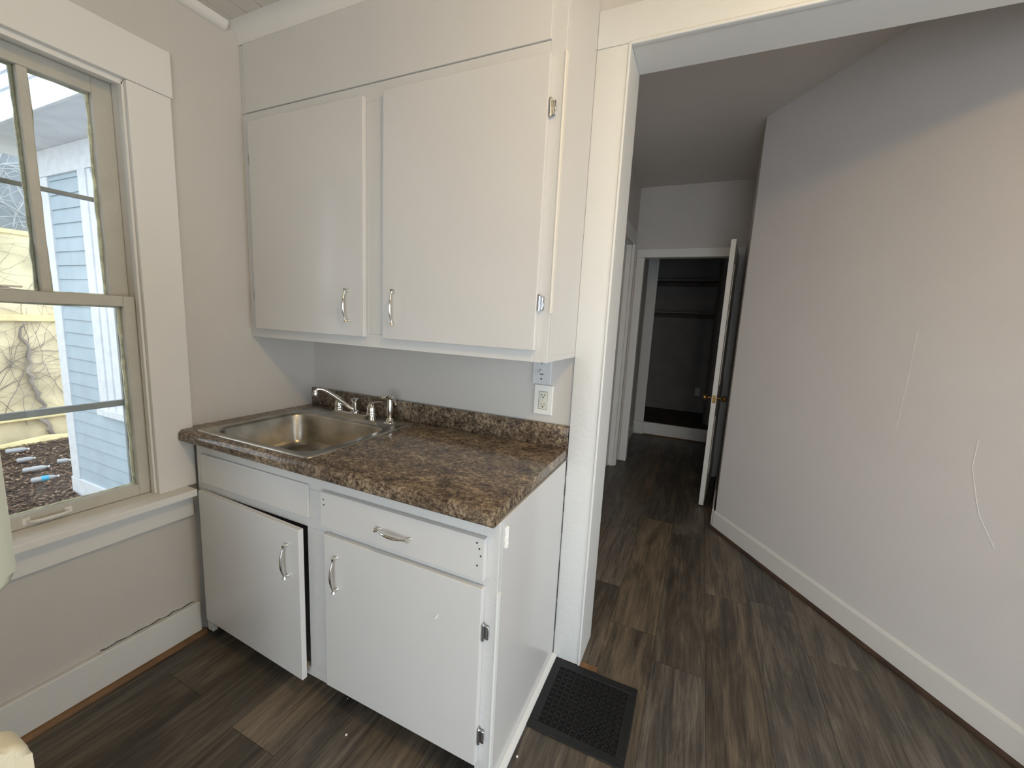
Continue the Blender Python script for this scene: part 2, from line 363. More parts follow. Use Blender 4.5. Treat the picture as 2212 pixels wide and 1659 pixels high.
# diagonal baseboard with ogee-like cap and shoe
def along(P0, P1, prof):   # prof: (out, z) with out towards the room (-n)
    m = MB(); dd = (P1-P0); nn = Vector((dd.y, -dd.x, 0)).normalized()
    if nn.dot(Vector((-1, -.6, 0))) < 0: nn = -nn
    Aa = [m.bm.verts.new(P0+nn*o+Vector((0, 0, z))) for o, z in prof]; Bb = [m.bm.verts.new(P1+nn*o+Vector((0, 0, z))) for o, z in prof]
    k = len(prof)
    for i in range(k): m.bm.faces.new((Aa[i], Aa[(i+1) % k], Bb[(i+1) % k], Bb[i]))
    m.bm.faces.new(Aa[::-1]); m.bm.faces.new(Bb); return m
b0 = [(.0008, .003), (.0125, .003), (.0125, .118), (.009, .126), (.0035, .133), (.0008, .133)]
A1 = A-d_*.014
trim(along(A1+d_*.012, B, b0), 'trim', 'white baseboard along the angled hallway wall')
sh = [(.0128, .001)]+[(.0128+.013*math.cos(R(90*i/6)), .001+.018*math.sin(R(90*i/6))) for i in range(7)]
trim(along(A1+d_*-.006, B, sh), 'darkwood', 'dark wood shoe moulding along the angled wall', True)
trim(along(A1+Vector((0, .02, 0)), C2+Vector((-.0, -.02, 0)), b0), 'trim', 'baseboard on the short hallway wall behind the door')
trim(along(A1+Vector((0, .02, 0)), C2+Vector((-.0, -.02, 0)), sh), 'darkwood', 'wood shoe moulding behind the open door', True)
# hall end doorway casing: leg, header
g = MB(); g.box(1.168, 1.242, YF-.02, YF-.0005, .003, 2.067, .004); g.box(1.168, 2.104, YF-.022, YF-.0005, 2.067, 2.148, .004); g.box(2.03, 2.104, YF-.02, YF-.0005, .003, 2.067, .004)
g.box(1.222, 1.238, YF+.0, YF+.102, 0.003, 2.08, .002); g.box(2.03, 2.045, YF, YF+.102, 0.003, 2.08, .002); g.box(1.238, 2.03, YF, YF+.102, 2.07, 2.086, .002)
trim(g, 'trim', 'white casing around the doorway at the end of the hall')
# closet opening casing with plinth and raised sill board
g = MB(); g.box(1.125, 1.247, YG-.02, YG-.0005, .165, 2.4, .004)
for i in range(7): g.box(1.135+i*.015, 1.142+i*.015, YG-.0245, YG-.018, .17, 2.4, .002, 1)
g.box(1.121, 1.252, YG-.034, YG-.0005, .002, .165, .004)
trim(g, 'trim', 'fluted white casing left of the closet with plinth block')
g = MB(); g.box(1.247, 2.06, YG-.012, YG+.03, .0, .165, .001)
trim(g, 'trim', 'white riser board below the raised closet floor')
trim(MB().box(1.252, 2.06, YG-.026, YG-.0125, .001, .014, .003), 'wood', 'thin wood strip at the foot of the closet riser')
trim(MB().box(1.12, 1.136, YF+.105, YG-.035, .002, .13, .003), 'trim', 'baseboard in the dark passage')
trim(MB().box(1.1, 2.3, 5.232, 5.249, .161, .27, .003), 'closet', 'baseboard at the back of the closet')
# small wood end piece between grille and casing
trim(MB().box(1.513, 1.59, -.02, .006, .0005, .004, .001), 'wood', 'short tan wood filler strip at the foot of the casing')

# side door in hall left wall
d2 = struct('door_2', None, None, 'white side doorway in the left hallway wall', 'door')
d2.location = (1.15, 2.2, 0)
g = MB(); g.box(1.151, 1.170, 2.56, 2.668, .003, 2.16, .004); g.box(1.168, 1.176, 2.57, 2.60, .003, 2.16, .003); g.box(1.151, 1.170, 1.74, 1.85, .003, 2.16, .004); g.box(1.151, 1.172, 1.74, 2.668, 2.16, 2.27, .004)
g.build('door_casing', 'trim', d2)
g = MB(); g.box(1.05, 1.15, 2.545, 2.56, .003, 2.15, .002); g.box(1.05, 1.15, 1.85, 1.865, .003, 2.15, .002); g.build('door_jamb', 'trim', d2)
g = MB(); g.box(1.07, 1.105, 1.87, 2.54, .01, 2.14, .003); g.build('door_panel', 'trim', d2)
# the open closet-passage door
d1 = struct('door_1', None, None, 'white door standing open seen edge on at the end of the hall', 'door')
hx, hy = 2.022, YF-.028; fx, fy = 1.950, 1.974
ang = math.atan2(hx-fx, hy-fy); L_ = math.hypot(hx-fx, hy-fy)
rotd = Matrix.Rotation(-ang, 3, 'Z'); piv = Vector((fx, fy, 0))
d1.location = (fx, fy, 0)
g = MB(); g.box(fx, fx+.035, fy, fy+L_, .012, 2.064, .0015, 1, rotd, piv); g.build('door_leaf', 'trim', d1)
g = MB()
for z0, z1 in ((.25, .72), (.98, 1.9)):
    for y0, y1 in ((.12, .125), (L_-.125, L_-.12)): g.box(fx+.034, fx+.039, fy+y0, fy+y1, z0, z1, .001, 1, rotd, piv)
    for za in (z0, z1): g.box(fx+.034, fx+.039, fy+.12, fy+L_-.12, za-.0025, za+.0025, .001, 1, rotd, piv)
g.build('panel_moulding', 'trim', d1)
for s in (-1, 1):
    g = MB(); c = piv+rotd@Vector((.0175+s*.0175, .055, .877)); ax = rotd@Vector((s, 0, 0))
    g.lathe([(.022, 0), (.022, .004), (.008, .008), (.008, .03), (.018, .036), (.025, .046), (.025, .056), (.017, .065), (.001, .068)], c, ax, 20)
    g.build('door_knob', 'brass', d1, True, 'aged brass round knob')
g = MB(); g.box(fx+.006, fx+.029, fy-.0015, fy+.001, .845, .905, .0006, 1, rotd, piv); g.box(fx+.011, fx+.024, fy-.006, fy, .868, .884, .001, 1, rotd, piv)
g.build('latch_plate', 'brass', d1, False, 'dark brass latch plate on the door edge')

# ------------------------------------------------------------------ window 1
w1 = struct('window_1', None, None, 'old white double hung wooden window looking out on blue siding', 'window'); w1.location = (0, -1.0, .67)
g = MB(); g.box(.0005, .020, -.724, -.596, .672, 2.117, .003); g.box(.0005, .020, -1.44, -1.312, .672, 2.117, .003); g.box(.0005, .022, -1.46, -.590, 2.118, 2.268, .003)
g.build('window_casing', 'trim', w1)
g = MB(); g.box(-.15, .083, -1.50, -.6275, .645, .673, .004)
g.build('window_sill', 'trim', w1)
MB().box(.0005, .020, -1.46, -.612, .543, .6445, .003).build('window_apron', 'trim', w1)
g = MB(); g.box(-.15, .0005, -.724, -.7125, .674, 2.117, .001); g.box(-.15, .0005, -1.3245, -1.312, .674, 2.117, .001); g.box(-.15, .0005, -1.3245, -.7125, 2.117, 2.1345, .001)
g.box(-.0, -.02, -.731, -.724, .674, 2.11, .001); g.box(-.0, -.02, -1.312, -1.305, .674, 2.11, .001); g.box(-.02, 0, -1.31, -.726, 2.102, 2.117, .001)
g.build('window_frame', 'trim', w1)
def sash(name, xc, y0, y1, z0, z1, st, tr_, br, munt):
    t = .018; g = MB()
    g.box(xc-t, xc+t, y1-st, y1, z0, z1, .002); g.box(xc-t, xc+t, y0, y0+st, z0, z1, .002)
    g.box(xc-t, xc+t, y0+st, y1-st, z1-tr_, z1, .002); g.box(xc-t, xc+t, y0+st, y1-st, z0, z0+br, .002)
    for m_ in munt: g.box(xc-t+.004, xc+t-.002, m_-.014, m_+.010, z0+br, z1-tr_, .003)
    o = g.build(name, 'sash', w1)
    p = MB(); e = .007
    edges = [y0+st]+[v for m_ in munt for v in (m_-.014, m_+.010)]+[y1-st]
    for i in range(0, len(edges), 2):
        a, b = edges[i], edges[i+1]
        for yy, dy in ((a, 1), (b, -1)):
            pts = [(xc-.012, yy+dy*random.uniform(.001, .004), z0+br+k*(z1-tr_-z0-br)/16) for k in range(17)]
            p.tube(pts, [random.uniform(.004, .008) for _ in pts], 6)
        for zz in (z0+br, z1-tr_):
            pts = [(xc-.012, a+(b-a)*k/8, zz) for k in range(9)]
            p.tube(pts, [random.uniform(.003, .006) for _ in pts], 6)
    p.build('glazing_putty', 'putty', o, True)
    gl = MB()
    for i in range(0, len(edges), 2): gl.box(xc-.004, xc-.001, edges[i]-.004, edges[i+1]+.004, z0+br-.004, z1-tr_+.004)
    gl.build('glass_pane', 'glass', o)
    return o
sash('upper_sash', -.094, -1.312, -.7245, 1.374, 2.116, .052, .050, .036, (-.930, -1.106))
ls = sash('lower_sash', -.050, -1.311, -.7255, .6745, 1.411, .036, .036, .040, ())
# finger pull on the lower sash
g = MB(); P = [(-.028, -1.05, .694), (-.018, -1.045, .694), (-.012, -1.03, .694), (-.011, -1.0, .694), (-.012, -.975, .694), (-.018, -.964, .694), (-.028, -.959, .694)]
g.tube(P, .004, 8, flat=1.3); g.box(-.0325, -.0305, -1.062, -1.044, .684, .706, .0008, 1); g.box(-.0325, -.0305, -.966, -.948, .684, .706, .0008, 1)
g.build('sash_lift', 'trim', ls, True)
g = MB(); g.lathe([(.02, 0), (.02, .004), (.008, .006), (.008, .012)], (-.05, -1.03, 1.411), n=14); g.box(-.06, -.04, -1.045, -.995, 1.4185, 1.424, .002)
g.build('sash_lock', 'trim', ls, True)
# storm window
g = MB(); X0, X1 = -.138, -.124
g.box(X0, X1, -.748, -.726, .69, 2.10, .002); g.box(X0, X1, -1.312, -1.29, .69, 2.10, .002); g.box(X0, X1, -1.29, -.748, 2.075, 2.10, .002)
g.box(X0, X1, -1.29, -.748, .675, .690, .002)
g.build('storm_frame', 'alu', w1)
g = MB(); g.box(X0, X1, -1.29, -.748, 1.728, 1.742, .002); g.build('storm_bar', 'alu', w1)
g = MB(); g.box(X0, X1, -1.29, -.748, 1.004, 1.027, .002); g.build('storm_bar', 'alu', w1)

# window 2 and 3 behind the camera (frames round the daylight openings)
for nm, bx in (('window_2', [(XR-.02, XR+.1, -1.39, -1.37, .28, 1.92), (XR-.02, XR+.1, -.47, -.45, .28, 1.92), (XR-.02, XR+.1, -1.37, -.47, .28, .30), (XR-.02, XR+.1, -1.37, -.47, 1.90, 1.92)]),
               ('door_3', [(1.73, 1.75, YB-.1, YB+.02, .08, 2.02), (3.25, 3.27, YB-.1, YB+.02, .08, 2.02), (1.75, 3.25, YB-.1, YB+.02, .08, .10), (1.75, 3.25, YB-.1, YB+.02, 2.00, 2.02)])):
    g = MB()
    for b_ in bx: g.box(*b_, .003)
    struct(nm, g, 'trim', 'white frame of the side window behind the camera' if nm[0] == 'w' else 'white frame of the glazed door behind the camera', nm[:-2])

# ------------------------------------------------------------------ pulls and hinges
def pull(parent, c, axis, out=(0, -1, 0), L=.078):
    """bow pull: centre c on the door face, axis = long direction"""
    c = Vector(c); a = Vector(axis).normalized(); o = Vector(out); g = MB()
    pts, rad = [], []
    N = 28
    for i in range(N+1):
        t = -1+2*i/N
        h = .010+.016*(1-abs(t)**2.2) if abs(t) < .86 else .010+.016*(1-.86**2.2)
        pts.append(c+a*(t*L*.5*1.18)+o*h)
        at = abs(t)
        rad.append(.0052*(1-(at/.62)**2*.45) if at < .62 else (.0028 if at < .80 else .0028+(at-.80)/.2*.0045))
    g.tube(pts, rad, 12)
    for s in (-1, 1): g.lathe([(.0055, 0), (.004, .003), (.0035, .011)], c+a*(s*L*.5*1.07), o, 12)
    return g.build('handle', 'chrome', parent, True, 'chrome bow pull')
def hinge(parent, x, y, z, side, h=.046):
    """wrap hinge: barrel at door edge x, leaf on the frame to side (+1/-1)"""
    g = MB(); g.tube([(x, y, z-h*.5), (x, y, z+h*.5)], .0048, 10)
    g.lathe([(.002, 0), (.0045, .001), (.002, .005)], (x, y, z+h*.5), n=8)
    g.box(min(x, x+side*.015), max(x, x+side*.015), y+.002, y+.0075, z-h*.44, z+h*.44, .0012, 1)
    g.tube([(x+side*.010, y+.002, z-h*.4), (x+side*.010, y+.002, z+h*.4)], .0022, 8)
    return g.build('hinge', 'hinge', parent, True, 'small chrome wrap hinge')

# ------------------------------------------------------------------ wall cabinet
wc = thing('wall_cabinet', (.7, -.16, 1.268), 'large white painted two-door wall cabinet reaching the ceiling above the sink', 'cabinet')
YU = -.327
g = MB(); g.box(.001, WC, YU+.019, -.0005, 1.270, 1.288, .001); g.box(WC-.018, WC, YU+.019, -.0005, 1.288, KC-.001, .001); g.box(.001, .015, YU+.019, -.0005, 1.288, KC-.001)
g.build('carcass', 'cab', wc)
g = MB(); g.box(.001, .070, YU, YU+.019, 1.268, 2.182, .0015); g.box(.668, .775, YU, YU+.019, 1.3182, 2.1248, .0005); g.box(1.358, WC, YU, YU+.019, 1.268, 2.440, .0015)
g.box(.070, 1.358, YU, YU+.019, 1.268, 1.318, .0015); g.box(.070, 1.358, YU, YU+.019, 2.125, 2.182, .0015)
g.build('face_frame', 'caboff', wc)
MB().box(.028, 1.3585, YU-.005, YU+.019, 2.1835, 2.439, .001).build('top_panel', 'cab', wc)
MB().box(.001, .027, YU-.001, YU+.019, 2.1835, 2.439, .001).build('filler_strip', 'caboff', wc)
g = MB(); g.box(WC-.002, WC+.0035, YU-.0035, YU+.016, 1.42, 2.146, .001); g.build('corner_strip', 'edge', wc, label='cabinet corner strip coloured lighter for the light on its side edge')  # brightness of the side-facing edge is put into the strip colour
for x0, x1, hxp, hs, side in ((.060, .676, .6, .0595, -1), (.767, 1.366, .822, 1.3665, 1)):
    g = MB(); g.box(x0, x1, YU-.020, YU-.001, 1.306, 2.141, .0018)
    dr = g.build('door', 'cab', wc)
    pull(dr, (hxp, YU-.020, 1.420), (0, 0, 1), L=.105)
    for z in (1.999, 1.450): hinge(dr, x1+.005 if side > 0 else x0-.005, YU-.012, z, side)

# ------------------------------------------------------------------ base cabinet
bc = thing('base_cabinet', (.72, -.31, 0), 'white painted base cabinet under the brown counter with one drawer and two doors', 'cabinet')
YD = -.607; TOPZ = .864
g = MB(); g.box(WC-.019, WC-.0015, YD+.019, -.024, .002, TOPZ, .001)
g.build('side_panel', 'cab', bc)
g = MB(); g.box(.03, WC-.02, YD+.02, -.01, .085, .10); g.box(.024, .036, YD+.02, -.003, .1, TOPZ-.02); g.box(.036, WC-.02, -.02, -.003, .1, TOPZ-.02)
g.build('carcass', 'caboff', bc)
MB().box(.036, WC-.02, YD+.075, YD+.09, .002, .085).build('toe_kick', 'dark', bc)
g = MB(); g.box(.053, .088, YD, YD+.019, .03, TOPZ, .0015); g.box(.674, .756, YD, YD+.019, .1122, .6618, .0005); g.box(.674, .756, YD, YD+.019, .7002, .7998, .0005); g.box(1.355, WC-.0015, YD, YD+.019, .002, TOPZ, .0015)
g.box(.088, 1.355, YD, YD+.019, .80, TOPZ, .0015); g.box(.088, 1.355, YD, YD+.019, .662, .70, .0015); g.box(.088, 1.355, YD, YD+.019, .082, .112, .0015)
g.build('face_frame', 'caboff', bc)
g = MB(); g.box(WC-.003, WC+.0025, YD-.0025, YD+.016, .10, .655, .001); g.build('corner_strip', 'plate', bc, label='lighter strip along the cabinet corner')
MB().box(.090, .688, YD-.008, YD-.0005, .697, .817, .0018).build('false_front', 'cab', bc)
g = MB(); g.box(.758, 1.368, YD-.019, YD-.001, .692, .815, .0018)
dw = g.build('drawer', 'cab', bc)
pull(dw, (1.066, YD-.019, .751), (1, 0, -.02), L=.105)
g = MB()
for x_, z_ in ((.774, .79), (.776, .772), (1.345, .80), (1.348, .735), (1.353, .785), (1.358, .765)):
    MB().lathe([(.0028, 0), (.0028, .0006)], (x_, YD-.0192, z_), (0, -1, 0), 8).build('screw_hole', 'crack', dw, label='small dark screw hole')
g = MB(); g.box(.773, 1.366, YD-.020, YD-.001, .106, .670, .0018)
dr = g.build('door', 'cab', bc, label='closed right base door')
pull(dr, (.829, YD-.020, .546), (0, 0, 1), L=.105)
for z in (.535, .200): hinge(dr, 1.371, YD-.012, z, 1)
g = MB(); g.tube([(1.213, YD-.0205, .525), (1.222, YD-.0212, .535), (1.227, YD-.0205, .545)], [.002, .004, .002], 6)
g.build('paint_drip', 'plate', dr, True)
# ajar left door
th = R(-2.2); rot = Matrix.Rotation(th, 3, 'Z'); pv = Vector((.092, YD-.004, 0))
g = MB(); g.box(.090, .687, YD-.023, YD-.004, .104, .670, .0018, 2, rot, pv)
dl = g.build('door', 'cab', bc, label='left base door standing slightly ajar')
c = pv+rot@(Vector((.628, YD-.023, .546))-pv)
pull(dl, c, (0, 0, 1), tuple(rot@Vector((0, -1, 0))), .105)
for z in (.560, .215): hinge(dl, .084, YD-.012, z, -1)
# white moulding at the foot of the side panel
pr = [(WC-.001, .001), (WC+.016, .001), (WC+.016, .008), (WC+.010, .016), (WC-.001, .020)]
MB().prism(pr, 'y', YD+.0, -.022).build('foot_moulding', 'old_trim', bc)
# the ragged putty patch on the side and dark cracks by the casing
g = MB()
for k in range(12):
    z = .775+k*.0052; g.tube([(WC-.0014, -.575+random.uniform(-.003, .003), z), (WC+.0015, -.566, z+.002), (WC-.0014, -.552+random.uniform(-.006, .006), z)], [.002, .0045, .002], 6)
g.build('paint_blob', 'plate', bc, True)
g = MB()
for z0, z1 in ((.12, .25), (.27, .44), (.56, .60), (.65, .69), (.72, .765), (.80, .86)): MB().box(WC-.001, WC+.0015, -.0235, -.0215, z0, z1).build('corner_gap', 'crack', bc, label='dark crack where the cabinet meets the casing')

# ------------------------------------------------------------------ countertop
ct = thing('countertop', (.7, -.33, .865), 'brown granite-look laminate countertop with rounded front edge', 'countertop')
CT, CB, CF = .910, .865, -.651
hx0, hx1, hy0, hy1 = .10, .675, -.60, -.10
def prof(y0, y1, front=True):
    if not front: return [(y0, CT), (y1, CT), (y1, CB), (y0, CB)]
    p = [(y1, CT), (y1, CB+.01), (CF+.045, CB+.01), (CF+.045, CB), (CF+.008, CB)]
    for i in range(5): a = R(90*i/4); p.append((CF+.008-.008*math.sin(a), CB+.008-.008*math.cos(a)))
    for i in range(7): a = R(90*i/6); p.append((CF+.020-.020*math.cos(a), CT-.020+.020*math.sin(a)))
    return p
g = MB()
g.prism([(-.0015, CT), (-.0015, CB+.01), (-.594, CB+.01), (-.594, CT)], 'x', .0005, .0235)
g.prism(prof(CF, -.0015), 'x', .0235, hx0); g.prism(prof(CF, -.0015), 'x', hx1, WC-.003)
g.prism(prof(CF, hy0), 'x', hx0, hx1); g.prism([(hy1, CT), (-.0015, CT), (-.0015, CB+.01), (hy1, CB+.01)], 'x', hx0, hx1)
g.build('slab', 'lam', ct, True, angle=35)
g = MB(); g.box(.001, WC-.003, -.021, -.0015, CT, .998, .003)
g.build('backsplash', 'lam', ct, True)

# ------------------------------------------------------------------ sink
sk = thing('kitchen_sink', (.39, -.34, .91), 'stainless steel single bowl drop-in sink in the left of the counter', 'sink')
def rr(x0, x1, y0, y1, r, n=6):
    p = []
    for cx, cy, a0 in ((x1-r, y1-r, 0), (x0+r, y1-r, 90), (x0+r, y0+r, 180), (x1-r, y0+r, 270)):
        for i in range(n+1): a = R(a0+90*i/n); p.append((cx+r*math.cos(a), cy+r*math.sin(a)))
    return p
bm = bmesh.new()
ox0, ox1, oy0, oy1 = .080, .700, -.622, -.062
ix0, ix1, iy0, iy1 = .122, .655, -.588, -.185
loops = [(rr(ox0, ox1, oy0, oy1, .022), .9105), (rr(ox0+.001, ox1-.001, oy0+.001, oy1-.001, .022), .9145), (rr(ox0+.006, ox1-.006, oy0+.006, oy1-.006, .02), .9165),
         (rr(ox0+.014, ox1-.014, oy0+.014, oy1-.014, .02), .9135),
         (rr(ix0-.006, ix1+.006, iy0-.006, iy1+.006, .075), .9135), (rr(ix0, ix1, iy0, iy1, .07), .910), (rr(ix0+.004, ix1-.004, iy0+.004, iy1-.004, .068), .902),
         (rr(ix0+.012, ix1-.012, iy0+.012, iy1-.012, .062), .79), (rr(ix0+.022, ix1-.022, iy0+.022, iy1-.022, .055), .768),
         (rr(ix0+.045, ix1-.045, iy0+.045, iy1-.045, .045), .757), (rr(.30, .48, -.46, -.31, .06), .750), (rr(.355, .425, -.42, -.35, .034), .748)]
rings = [[bm.verts.new((x, y, z)) for x, y in lp] for lp, z in loops]
for a, b in zip(rings, rings[1:]):
    for j in range(len(a)): bm.faces.new((a[j], a[(j+1) % len(a)], b[(j+1) % len(a)], b[j]))
bm.faces.new(rings[-1])
g = MB(); g.add(bm); g.build('bowl', 'steel', sk, True, angle=60)
g = MB(); g.lathe([(.040, 0), (.042, .002), (.034, .003), (.030, -.001), (.012, -.001), (.006, .004), (.001, .005)], (.39, -.385, .749), n=24)
g.build('drain', 'chrome', sk, True, 'round chrome drain strainer')

# ------------------------------------------------------------------ faucet
FX, FY, FZ = .385, -.103, .9135
fc = thing('faucet', (FX, FY, FZ), 'chrome two-handle kitchen faucet with long spout on the sink deck', 'faucet')
g = MB(); t = bmesh.new(); po = rr(FX-.128, FX+.128, FY-.026, FY+.026, .0255, 6)
g.prism(po, 'z', FZ+.0002, FZ+.017); g.prism(rr(FX-.122, FX+.122, FY-.021, FY+.021, .0205, 6), 'z', FZ+.017, FZ+.020)
g.build('deck_plate', 'chrome', fc, True, angle=30)
g = MB(); g.lathe([(.021, 0), (.021, .006), (.013, .010), (.012, .046), (.0165, .050), (.0185, .056), (.0185, .062), (.014, .066), (.001, .067)], (FX, FY, FZ+.02), n=24)
g.build('spout_post', 'chrome', fc, True)
tip = Vector((.308, -.257, 0))
def lerp(a, b, t): return a+(b-a)*t
base = Vector((FX, FY, 0)); dirv = (tip-base)
P = []
for u, z in ((.05, .950), (.15, .958), (.35, .988), (.55, 1.018), (.72, 1.040), (.85, 1.052), (.95, 1.052), (1.0, 1.044)):
    q = base+dirv*u; P.append((q.x, q.y, z))
g = MB(); g.tube(P, [.0095, .0095, .009, .009, .0088, .0086, .0086, .0088], 14)
g.lathe([(.0105, 0), (.0115, .003), (.0115, .018), (.0100, .021), (.0105, .028)], (tip.x, tip.y, 1.020), n=18)
g.build('spout', 'chrome', fc, True)
for s in (-1, 1):
    hxx = FX+s*.1; g = MB()
    g.lathe([(.0225, 0), (.0225, .004), (.0205, .007), (.0210, .016), (.0195, .030), (.0155, .044), (.010, .055), (.004, .061), (.001, .062)], (hxx, FY, FZ+.02), n=22)
    g.tube([(hxx-s*.006, FY, FZ+.052), (hxx+s*.006, FY+.002, FZ+.072), (hxx+s*.022, FY+.006, FZ+.081), (hxx+s*.042, FY+.012, FZ+.083), (hxx+s*.058, FY+.016, FZ+.082)], [.013, .011, .0075, .006, .0055], 12, flat=.6)
    g.build('lever', 'chrome', fc, True)
sp = thing('side_sprayer', (.597, -.107, FZ), 'chrome side sprayer standing right of the faucet', 'sprayer')
sx, sy = .597, -.107
g = MB(); g.lathe([(.026, 0), (.025, .003), (.018, .008), (.015, .018), (.013, .022)], (sx, sy, FZ), n=22); g.build('sprayer_base', 'chrome', sp, True)
g = MB(); g.lathe([(.0105, .018), (.0115, .03), (.0135, .05), (.0135, .07), (.0115, .095), (.010, .108)], (sx, sy, FZ), n=20); g.build('sprayer_body', 'chrome', sp, True)
g = MB(); g.box(sx-.040, sx+.020, sy-.013, sy+.011, FZ+.106, FZ+.122, .004, 2, Matrix.Rotation(R(-3), 3, 'Y'), (sx, sy, FZ+.11)); g.build('spray_head', 'chrome', sp, True)
g = MB(); g.tube([(sx+.016, sy, FZ+.117), (sx+.028, sy-.003, FZ+.106), (sx+.040, sy-.006, FZ+.086)], [.006, .006, .004], 8, flat=.5); g.build('trigger', 'chrome', sp, True)

# ------------------------------------------------------------------ switch and outlet
s1 = thing('light_switch', (1.272, 0, 1.21), 'painted-over toggle switch plate tucked under the wall cabinet', 'switch')
g = MB(); g.box(1.233, 1.312, -.0075, -.0005, 1.150, 1.2675, .003); g.build('cover_plate', 'plate_p', s1)
g = MB(); g.box(1.268, 1.277, -.020, -.007, 1.196, 1.212, .002, 2, Matrix.Rotation(R(20), 3, 'X'), (1.272, -.008, 1.204)); g.build('toggle', 'plate_p', s1)
MB().box(1.266, 1.279, -.0082, -.007, 1.189, 1.194).build('toggle_slot', 'crack', s1)
for z in (1.172, 1.236): MB().lathe([(.0035, 0), (.0035, .001)], (1.272, -.0075, z), (0, -1, 0), 8).build('screw', 'crack', s1)
s2 = thing('wall_outlet', (1.285, 0, 1.09), 'white GFCI wall outlet below the painted switch', 'outlet')
g = MB(); g.box(1.246, 1.325, -.0085, -.0005, 1.029, 1.1485, .003); g.build('cover_plate', 'plate', s2)
g = MB(); g.box(1.268, 1.303, -.0105, -.008, 1.052, 1.1225, .001, 1); g.build('receptacle', 'ivory', s2)
for zc in (1.1055, 1.067):
    for xx in (1.2795, 1.2915): MB().box(xx-.0009, xx+.0009, -.0112, -.0104, zc, zc+.008).build('socket_slot', 'dark', s2)
    MB().lathe([(.0026, 0), (.0026, .0008)], (1.2855, -.0104, zc-.006), (0, -1, 0), 10).build('ground_hole', 'dark', s2)
g = MB(); g.box(1.2745, 1.2965, -.0115, -.0104, 1.0795, 1.0865, .0005, 1); g.box(1.2745, 1.2965, -.0115, -.0104, 1.0885, 1.0955, .0005, 1); g.build('test_button', 'ivory', s2)
g = MB(); e = .0006
for a in ((1.2672, 1.3038, 1.0512, 1.0518), (1.2672, 1.3038, 1.1227, 1.1233)): g.box(a[0], a[1], -.0096, -.008, a[2], a[3])
for xx in (1.2672, 1.3032): g.box(xx, xx+e, -.0096, -.008, 1.0512, 1.1233)
g.build('receptacle_gap', 'crack', s2)

# ------------------------------------------------------------------ floor register
fr = thing('floor_register', (1.59, -.19, 0), 'black cast metal floor register grille beside the cabinet', 'floor grille')
rx0, rx1, ry0, ry1 = 1.4215, 1.755, -.3545, -.0265; bd = .032
g = MB(); zt = .006
g.box(rx0, rx1, ry0, ry0+bd, .0005, zt, .002); g.box(rx0, rx1, ry1-bd, ry1, .0005, zt, .002); g.box(rx0, rx0+bd, ry0+bd, ry1-bd, .0005, zt, .002); g.box(rx1-bd, rx1, ry0+bd, ry1-bd, .0005, zt, .002)
g.build('frame', 'iron', fr)
g = MB(); N = 12; px = (rx1-rx0-2*bd)/N; py = (ry1-ry0-2*bd)/N
for i in range(1, N):
    g.box(rx0+bd+i*px-.0022, rx0+bd+i*px+.0022, ry0+bd, ry1-bd, .0012, zt-.001)
    g.box(rx0+bd, rx1-bd, ry0+bd+i*py-.0022, ry0+bd+i*py+.0022, .0012, zt-.001)
g.build('grille', 'iron', fr)
MB().box(rx0+bd, rx1-bd, ry0+bd, ry1-bd, .0003, .0009).build('duct_dark_sheet', 'dark', fr)  # flat black sheet on the floor stands in for the darkness of the duct

# ------------------------------------------------------------------ ceiling lamp (out of view, lights the room)
cl = thing('ceiling_light', (2.17, -1.22, KC), 'round ceiling light fixture behind the camera', 'light')
g = MB(); g.lathe([(.07, 0), (.07, -.018), (.03, -.03), (.02, -.04), (.001, -.041)], (2.17, -1.22, KC-.001), n=24); g.build('canopy', 'plate', cl, True)

# ------------------------------------------------------------------ closet contents
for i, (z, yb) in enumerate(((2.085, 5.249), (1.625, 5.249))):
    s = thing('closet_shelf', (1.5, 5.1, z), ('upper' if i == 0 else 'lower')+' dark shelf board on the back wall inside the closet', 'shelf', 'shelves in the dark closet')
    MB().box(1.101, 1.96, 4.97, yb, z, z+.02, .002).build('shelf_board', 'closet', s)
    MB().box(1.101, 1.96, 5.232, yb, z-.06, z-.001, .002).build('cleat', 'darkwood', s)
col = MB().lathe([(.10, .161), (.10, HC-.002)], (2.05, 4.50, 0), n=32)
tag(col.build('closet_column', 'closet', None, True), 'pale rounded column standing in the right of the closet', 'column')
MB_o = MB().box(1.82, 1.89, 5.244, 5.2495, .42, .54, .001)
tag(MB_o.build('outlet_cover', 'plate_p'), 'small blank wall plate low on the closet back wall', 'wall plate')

# ------------------------------------------------------------------ appliance at far left
ap = thing('kitchen_appliance', (.5, -1.65, 0), 'cream enamel appliance with rounded door corners at the left edge beside the window', 'appliance')
MB().box(.16, .86, -2.02, -1.343, .02, 1.55, .02, 3).build('body', 'appl', ap, True)
def rdoor(x0, x1, y0, y1, z0, z1, r, name, inner):
    p = []
    for cy, cz, a0 in ((y1-r, z1-r, 0), (y0+r, z1-r, 90), (y0+r, z0+r, 180), (y1-r, z0+r, 270)):
        for i in range(7): a = R(a0+90*i/6); p.append((cy+r*math.cos(a), cz+r*math.sin(a)))
    t = bmesh.new(); q = MB(); q.bm.free(); q.bm = t; q.prism(p, 'x', x0, x1)
    es = [e for e in t.edges if abs(e.verts[0].co.x-x1) < 1e-6 and abs(e.verts[1].co.x-x1) < 1e-6]
    bmesh.ops.bevel(t, geom=es, offset=.012, segments=4, affect='EDGES', profile=.5)
    return q.build(name, inner, ap, True, angle=50)
rdoor(.862, .90, -2.0, -1.312, .935, 1.54, .035, 'upper_door', 'fridgegrey')
rdoor(.862, .915, -2.0, -1.326, .10, .692, .035, 'lower_door', 'appl')

